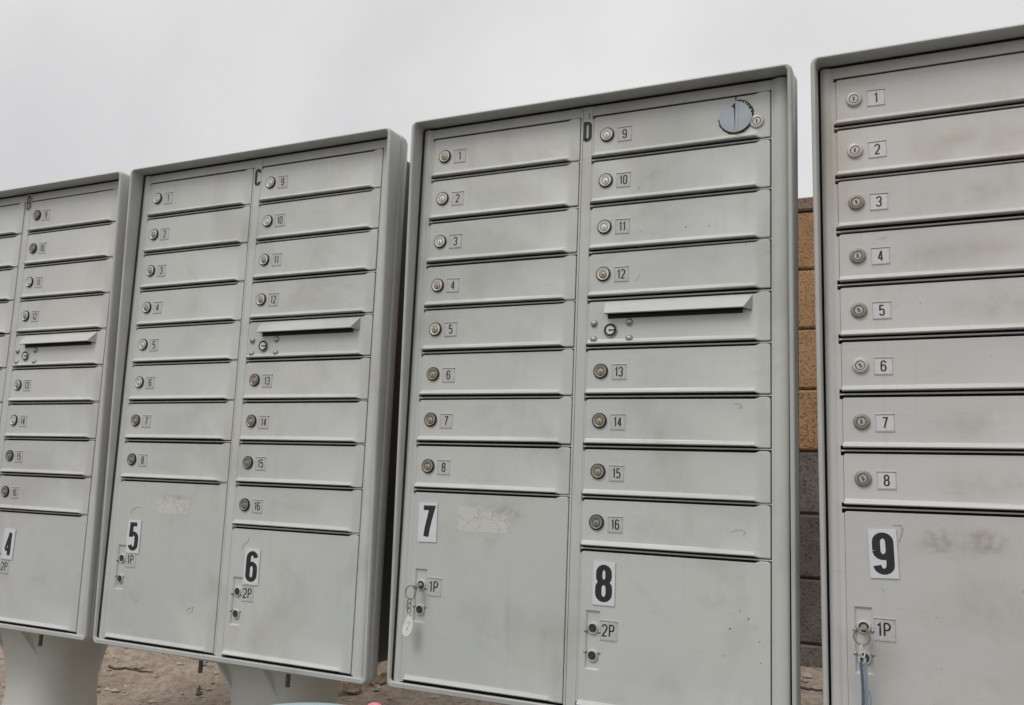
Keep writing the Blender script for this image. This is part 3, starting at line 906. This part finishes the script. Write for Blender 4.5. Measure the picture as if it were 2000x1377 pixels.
# ------------------------------------------------------------------ keys left in the parcel locks
def key_thing(name, label, M4):
    t = bpy.data.objects.new(name, None)
    COL.objects.link(t)
    t.empty_display_size = 0.03
    t.matrix_world = M4
    return tag(t, label, 'keys')
def unit_mat(T, yw, rl, pt, x, y, z):
    Ru = Matrix.Rotation(yw, 4, 'Z') @ Matrix.Rotation(pt, 4, 'X') @ Matrix.Rotation(rl, 4, 'Y')
    return Matrix.Translation(Vector(T) + Vector((0, 0, GZ)) + Ru.to_3x3() @ Vector((x, y, z))) @ Ru
def circ(c, r, ax1, ax2, n=20, k2=1.0):
    return [tuple(Vector(c) + Vector(ax1) * r * math.cos(2 * math.pi * k / n) + Vector(ax2) * r * k2 * math.sin(2 * math.pi * k / n)) for k in range(n)]
def key_mesh(mb):
    mb.box(-.0042, .0042, -.0180, -.0020, -.0007, .0007)        # blade going into the lock
    mb.lathe(0, 0, [(.0046, -.001), (.0046, -.004)], 0, 14)
    rows = []
    for zz in (-.0009, .0009):                                   # round bow lying level
        rows.append([(.0085 * math.cos(2 * math.pi * k / 20), -.0225 + .0075 * math.sin(2 * math.pi * k / 20), zz) for k in range(20)])
    mb.grid(rows, 0, True); mb.face(rows[0][::-1]); mb.face(rows[1])

k7 = key_thing('key_ring', 'key with a wire ring and white oval tag hanging from parcel door 7', unit_mat((0, 0, 0), 0, 0, 0, .0240, 0, -.8893))
mb = MB(); key_mesh(mb); link('key', mb.mesh('key', [M['brass']]), k7)
mb = MB(); mb.tube(circ((-.0060, -.0270, -.0125), .0125, (.93, -.2, 0), (0, 0, 1)), .0010, 0, 8, True)
link('ring', mb.mesh('ring', [M['wire']]), k7)
mb = MB()
for j in range(3):
    a1 = ((1, 0, 0), (0.2, 1, 0), (1, .2, 0))[j]
    mb.tube(circ((-.0068, -.0265, -.0275 - j * .0088), .0036, a1, (0, 0, 1), 12, 1.5), .0008, 0, 6, True)
mb.tube([(-.0105, -.027, -.026), (-.0125, -.0265, -.033), (-.0118, -.0265, -.041), (-.0095, -.026, -.0475)], .0009, 0, 6)
link('chain', mb.mesh('chain', [M['wire']]), k7)
mb = MB()
def tag_outline(y, s=1.0):
    pts = []
    for k in range(28):
        t = 2 * math.pi * k / 28
        z = .0215 * math.sin(t)
        w = (.0108 - .0042 * (z / .0215)) * s
        pts.append((-.0090 + w * math.cos(t) * .92 + .12 * z, y + .10 * z, -.0715 + z * s))
    return pts
rows = [tag_outline(-.0222, .97), tag_outline(-.0226), tag_outline(-.0236), tag_outline(-.0240, .97)]
mb.grid(rows, 0, True); mb.face(rows[0]); mb.face(rows[-1])
def on_tag(x, z): return (-.0090 + x * .85 + .12 * z, -.02425 + .10 * z, -.0715 + z * .9)
for pth in ([(-.005, .004), (-.001, .0052), (.0042, .0058)], [(.0042, .0058), (.0024, .000), (.0004, -.005), (.0000, -.0115)]):
    for a, b in zip(pth, pth[1:]):
        w = .00045
        mb.face([on_tag(a[0] - w, a[1] - w), on_tag(b[0] - w, b[1] - w), on_tag(b[0] + w, b[1] + w), on_tag(a[0] + w, a[1] + w)], 1)
mb.face([on_tag(.0012 * math.cos(R_(a * 45)), .0190 + .0016 * math.sin(R_(a * 45))) for a in range(8)], 1)
link('tag', mb.mesh('tag', [M['tag'], M['fade']], 50), k7)

k9 = key_thing('key_ring', 'key with a wire ring and blue strap hanging from parcel door 9', unit_mat((.77766, -.00681, .00019), .00686, -.00793, .00055, .0240, 0, -.8893))
mb = MB(); key_mesh(mb); link('key', mb.mesh('key', [M['brass']]), k9)
mb = MB(); mb.tube(circ((-.0010, -.0285, -.0108), .0118, (.98, -.15, 0), (0, 0, 1)), .0010, 0, 8, True)
link('ring', mb.mesh('ring', [M['wire']]), k9)
mb = MB()
mb.tube(circ((.0000, -.0280, -.0315), .0040, (.7, .7, 0), (0, 0, 1), 14, 2.4), .0010, 0, 6, True)
mb.tube(circ((-.0012, -.0275, -.0440), .0042, (1, .2, 0), (0, 0, 1), 12, 1.2), .0009, 0, 6, True)
link('chain', mb.mesh('chain', [M['chrome']]), k9)
mb = MB()
def strap(x0, w, y0, z0, z1, th, sway, mat):
    rows = []
    for k in range(13):
        t = k / 12; z = z0 + (z1 - z0) * t
        x = x0 + sway * t + .0012 * math.sin(t * 7); y = y0 + .010 * t
        rows.append([(x - w, y - th, z), (x + w, y - th, z), (x + w, y + th, z), (x - w, y + th, z)])
    mb.grid(rows, mat, True); mb.face(rows[0], mat); mb.face(rows[-1][::-1], mat)
strap(-.0030, .0023, -.0285, -.0470, -.205, .0011, .0030, 0)
strap(.0020, .0024, -.0262, -.0420, -.200, .0010, .0040, 1)
link('strap', mb.mesh('strap', [M['strap'], M['strap2']]), k9)
mb = MB()
mb.tube([(.0075 + .0016 * math.sin(k * .9), -.0235 + .0006 * k, -.088 - .009 * k) for k in range(12)], .0008, 0, 6)
link('cord', mb.mesh('cord', [M['zinc']]), k9)

# ------------------------------------------------------------------ ground: one sheet, a low bank rising to the wall
def hsh(i, j):
    n = (i * 374761393 + j * 668265263) & 0xffffffff
    n = ((n ^ (n >> 13)) * 1274126177) & 0xffffffff
    return ((n ^ (n >> 16)) & 0xffff) / 65535.0
def vn(x, y):
    i, j = math.floor(x), math.floor(y); fx, fy = x - i, y - j
    fx = fx * fx * (3 - 2 * fx); fy = fy * fy * (3 - 2 * fy)
    return (hsh(i, j) * (1 - fx) + hsh(i + 1, j) * fx) * (1 - fy) + (hsh(i, j + 1) * (1 - fx) + hsh(i + 1, j + 1) * fx) * fy
def gz(x, y):
    k = min(1, max(0, (y - .35) / 1.2))
    z = .28 * k * k * (3 - 2 * k) if False else .28 * k
    near = max(0.0, 1 - max(0, abs(x) - 4) / 4) * max(0.0, 1 - max(0, abs(y) - 3) / 4)
    z += near * ((vn(x * 2.1, y * 2.1) - .5) * .05 + (vn(x * 7, y * 7) - .5) * .022 + (vn(x * 19, y * 19) - .5) * .010 + (vn(x * 47, y * 47) - .5) * .005)
    return z
def axis(lo, hi, step, far):
    a = []; v = lo
    while v <= hi: a.append(v); v += step
    s = step; l, h = lo, hi; L_, H_ = [], []
    while h < far:
        s *= 1.5; l -= s; h += s; L_.append(l); H_.append(h)
    return L_[::-1] + a + H_
xs, ys = axis(-4.2, 1.6, .026, 400), axis(-.3, 1.7, .022, 400)
mb = MB()
mb.grid([[(x, y, gz(x, y)) for x in xs] for y in ys])
g = link('ground', mb.mesh('ground', [M['soil']], 180))
g['kind'] = 'structure'

# unseen asphalt lane with kerbing, added to cut light bounced under the hoods
M['asphalt'] = plain('asphalt', (0.045, 0.045, 0.047), 0.9, var=0.35, scale=160, bump=0.8)
M['concrete'] = plain('kerb_concrete', (0.30, 0.29, 0.27), 0.9, var=0.15, scale=40, bump=0.5)
mb = MB()
mb.grid([[(x, y, .030) for x in (-60, -4, 4, 60)] for y in (-7.5, -.30)])
rd = link('added_road', mb.mesh('added_road', [M['asphalt']], 0)); rd['kind'] = 'structure'
mb = MB()
mb.grid([[(x, y, z) for y, z in ((-.30, -.05), (-.30, .095), (-.285, .112), (-.17, .115), (-.155, .11), (-.15, -.05))] for x in (-60, 60)])
kb = link('added_kerb', mb.mesh('added_kerb', [M['concrete']])); kb['kind'] = 'structure'

# loose gravel on the soil
mb = MB()
r = random.Random(5)
for _ in range(2600):
    x, y = r.uniform(-4, 1.5), r.uniform(.1, 1.58)
    s = .004 + .011 * r.random() ** 3
    z = gz(x, y) + s * .2
    pts = []
    for sx, sy, sz in ((1, 0, 0), (-1, 0, 0), (0, 1, 0), (0, -1, 0), (0, 0, 1), (0, 0, -1)):
        q = s * r.uniform(.7, 1.4)
        pts.append((x + sx * q * 1.2 + r.uniform(-.3, .3) * s, y + sy * q + r.uniform(-.3, .3) * s, z + sz * q * .6))
    i = len(mb.v); mb.v += pts
    for a, b, c in ((0, 2, 4), (2, 1, 4), (1, 3, 4), (3, 0, 4), (2, 0, 5), (1, 2, 5), (3, 1, 5), (0, 3, 5)):
        mb.f.append((i + a, i + b, i + c)); mb.m.append(0)
gr = link('gravel', mb.mesh('gravel', [M['stone']], 60))
gr['kind'] = 'stuff'; tag(gr, 'loose pebbles and clods scattered over the dry soil', 'gravel')

def leaf(x, y, s, rot, seed, label):
    r = random.Random(seed); mb = MB(); n = 9
    rows = []
    for k in range(n):
        t = k / (n - 1)
        w = s * .34 * math.sin(math.pi * min(1, t * .96 + .03)) ** .8 * (1 + .25 * r.uniform(-1, 1))
        zc = .25 * s * (t - .5) ** 2 + r.uniform(0, .03) * s
        rows.append([(s * (t - .5), -w, zc + .16 * s * r.uniform(.5, 1.2)), (s * (t - .5), -w * .5, zc + .04 * s), (s * (t - .5), 0, zc), (s * (t - .5), w * .5, zc + .05 * s), (s * (t - .5), w, zc + .2 * s * r.uniform(.4, 1.2))])
    mb.grid(rows)
    b = [[(x_, y_, z_ - .0012) for x_, y_, z_ in q] for q in rows]
    mb.grid([q[::-1] for q in b])
    o = link('dry_leaf', mb.mesh('dry_leaf', [M['leaf']]), None, (x, y, gz(x, y) + .004), (r.uniform(-.3, .3), r.uniform(-.3, .3), rot))
    tag(o, label, 'leaf', 'dry leaves on the soil')
leaf(-.86, .96, .075, .3, 1, 'dry brown leaf lying lowest right of the pedestal of mailbox C')
leaf(-.79, .99, .085, -.5, 2, 'largest curled tan leaf on the soil right of the pedestal of mailbox C')
leaf(-.74, 1.06, .070, 1.2, 3, 'dry leaf on the soil just below the gap between mailboxes C and D')
leaf(-.84, 1.10, .060, 2.0, 4, 'small dry leaf farthest up the bank under the corner of mailbox C')
leaf(-1.32, 1.10, .075, .9, 5, 'dry leaf under the bottom edge of mailbox C near its left bolt')
leaf(-1.62, .72, .05, .2, 6, 'small dry leaf beside the pedestal of mailbox B')

def twig(x, y, l, rot, seed, label):
    r = random.Random(seed); mb = MB()
    pts = []
    for k in range(9):
        t = k / 8
        px, py = (t - .5) * l * math.cos(rot), (t - .5) * l * math.sin(rot)
        px += r.uniform(-.006, .006); py += r.uniform(-.006, .006)
        pts.append((px, py, gz(x + px, y + py) - gz(x, y) + .004))
    mb.tube(pts, [.0045 * (1 - .6 * k / 8) for k in range(9)], 0, 6)
    k = 5; p = Vector(pts[k])
    mb.tube([tuple(p), tuple(p + Vector((l * .1, l * .07, .008))), tuple(p + Vector((l * .2, l * .1, .006)))], [.0028, .002, .001], 0, 5)
    tag(link('twig', mb.mesh('twig', [M['twig']]), None, (x, y, gz(x, y))), label, 'twig', 'twigs on the soil')
twig(-1.64, .89, .16, .35, 1, 'thin dark twig on the soil between the pedestals of mailboxes B and C')
twig(-1.30, .86, .09, 2.4, 2, 'short twig on the soil left of the pedestal of mailbox C')
twig(.56, 1.42, .10, .4, 3, 'twig at the foot of the block wall between mailboxes D and E')

# ------------------------------------------------------------------ block wall behind the row
WY = 1.60
wall = bpy.data.objects.new('block_wall', None)
COL.objects.link(wall)
wall.location = (-.6, WY, .25)
tag(wall, 'concrete block wall, tan above and grey below, behind the mailboxes', 'wall')
def block_mesh(name, lx, ly, lz, mat):
    mb = MB(); b = .006
    def rr(ix, y, iz): return [(-lx / 2 + ix, y, -lz / 2 + iz), (lx / 2 - ix, y, -lz / 2 + iz), (lx / 2 - ix, y, lz / 2 - iz), (-lx / 2 + ix, y, lz / 2 - iz)]
    rows = [rr(0, ly, 0), rr(0, b, 0), rr(b, 0, b)]
    mb.grid(rows, 0, True); mb.face(rows[-1]); mb.face(rows[0][::-1])
    return mb.mesh(name, [mat], 25)
BT, BG = block_mesh('block', .4015, .19, .1975, M['tan']), block_mesh('block', .4015, .19, .1975, M['grey'])
BC = block_mesh('cap_block', .402, .215, .046, M['cap'])
PT = .2035
ZC = 1.776
XL, XR = -5.2, 3.4
mb = MB()
mb.box(XL + .6, XR + .6, .0100, .18, -.4, ZC - .25 - .004)
link('mortar', mb.mesh('mortar', [M['mortar']], 0), wall)
r = random.Random(3)
for row in range(8):
    zc = ZC - PT * (row + .5)
    x = .51 + (.1016 if row % 2 else -.1016) - .4064 * 14
    while x < XR:
        if x > XL + .2:
            link('block', BT if row < 4 else BG, wall, (x + .6, r.uniform(-.0025, .0025), zc - .25))
        x += .4064
x = .51 - .4064 * 14
while x < XR:
    if x > XL + .2: link('cap_block', BC, wall, (x + .6, -.012 + r.uniform(-.003, .003), ZC + .024 - .25), (0, 0, r.uniform(-.006, .006)))
    x += .4064

# ------------------------------------------------------------------ light blue tub in the foreground (only its rim shows)
tub = bpy.data.objects.new('plastic_tub', None)
COL.objects.link(tub)
tx, ty = .100, -.40
tub.location = (tx - .005, ty - .02, .0305)
tag(tub, 'light blue plastic tub with a pink handle at the bottom edge of the view', 'tub')
def lz(prof, n=40):
    return [[(rr_ * math.cos(2 * math.pi * k / n), rr_ * math.sin(2 * math.pi * k / n), z) for k in range(n)] for rr_, z in prof]
mb = MB(); rows = lz([(.085, 0), (.090, .01), (.108, .400), (.112, .405), (.112, .411)]); mb.grid(rows, 0, True); mb.face(rows[0][::-1])
link('body', mb.mesh('body', [M['tub']]), tub)
mb = MB(); rows = lz([(.115, .409), (.117, .415), (.115, .423), (.105, .429), (.07, .434), (.03, .436), (.002, .4365)]); mb.grid(rows, 0, True); mb.face(rows[-1])
link('lid', mb.mesh('lid', [M['tub']]), tub)
mb = MB(); mb.tube([(.086 + .016 * math.cos(R_(a)), .045, .430 + .020 * math.sin(R_(a))) for a in range(0, 181, 15)], .006, 0, 10)
link('handle', mb.mesh('handle', [M['pink']]), tub)
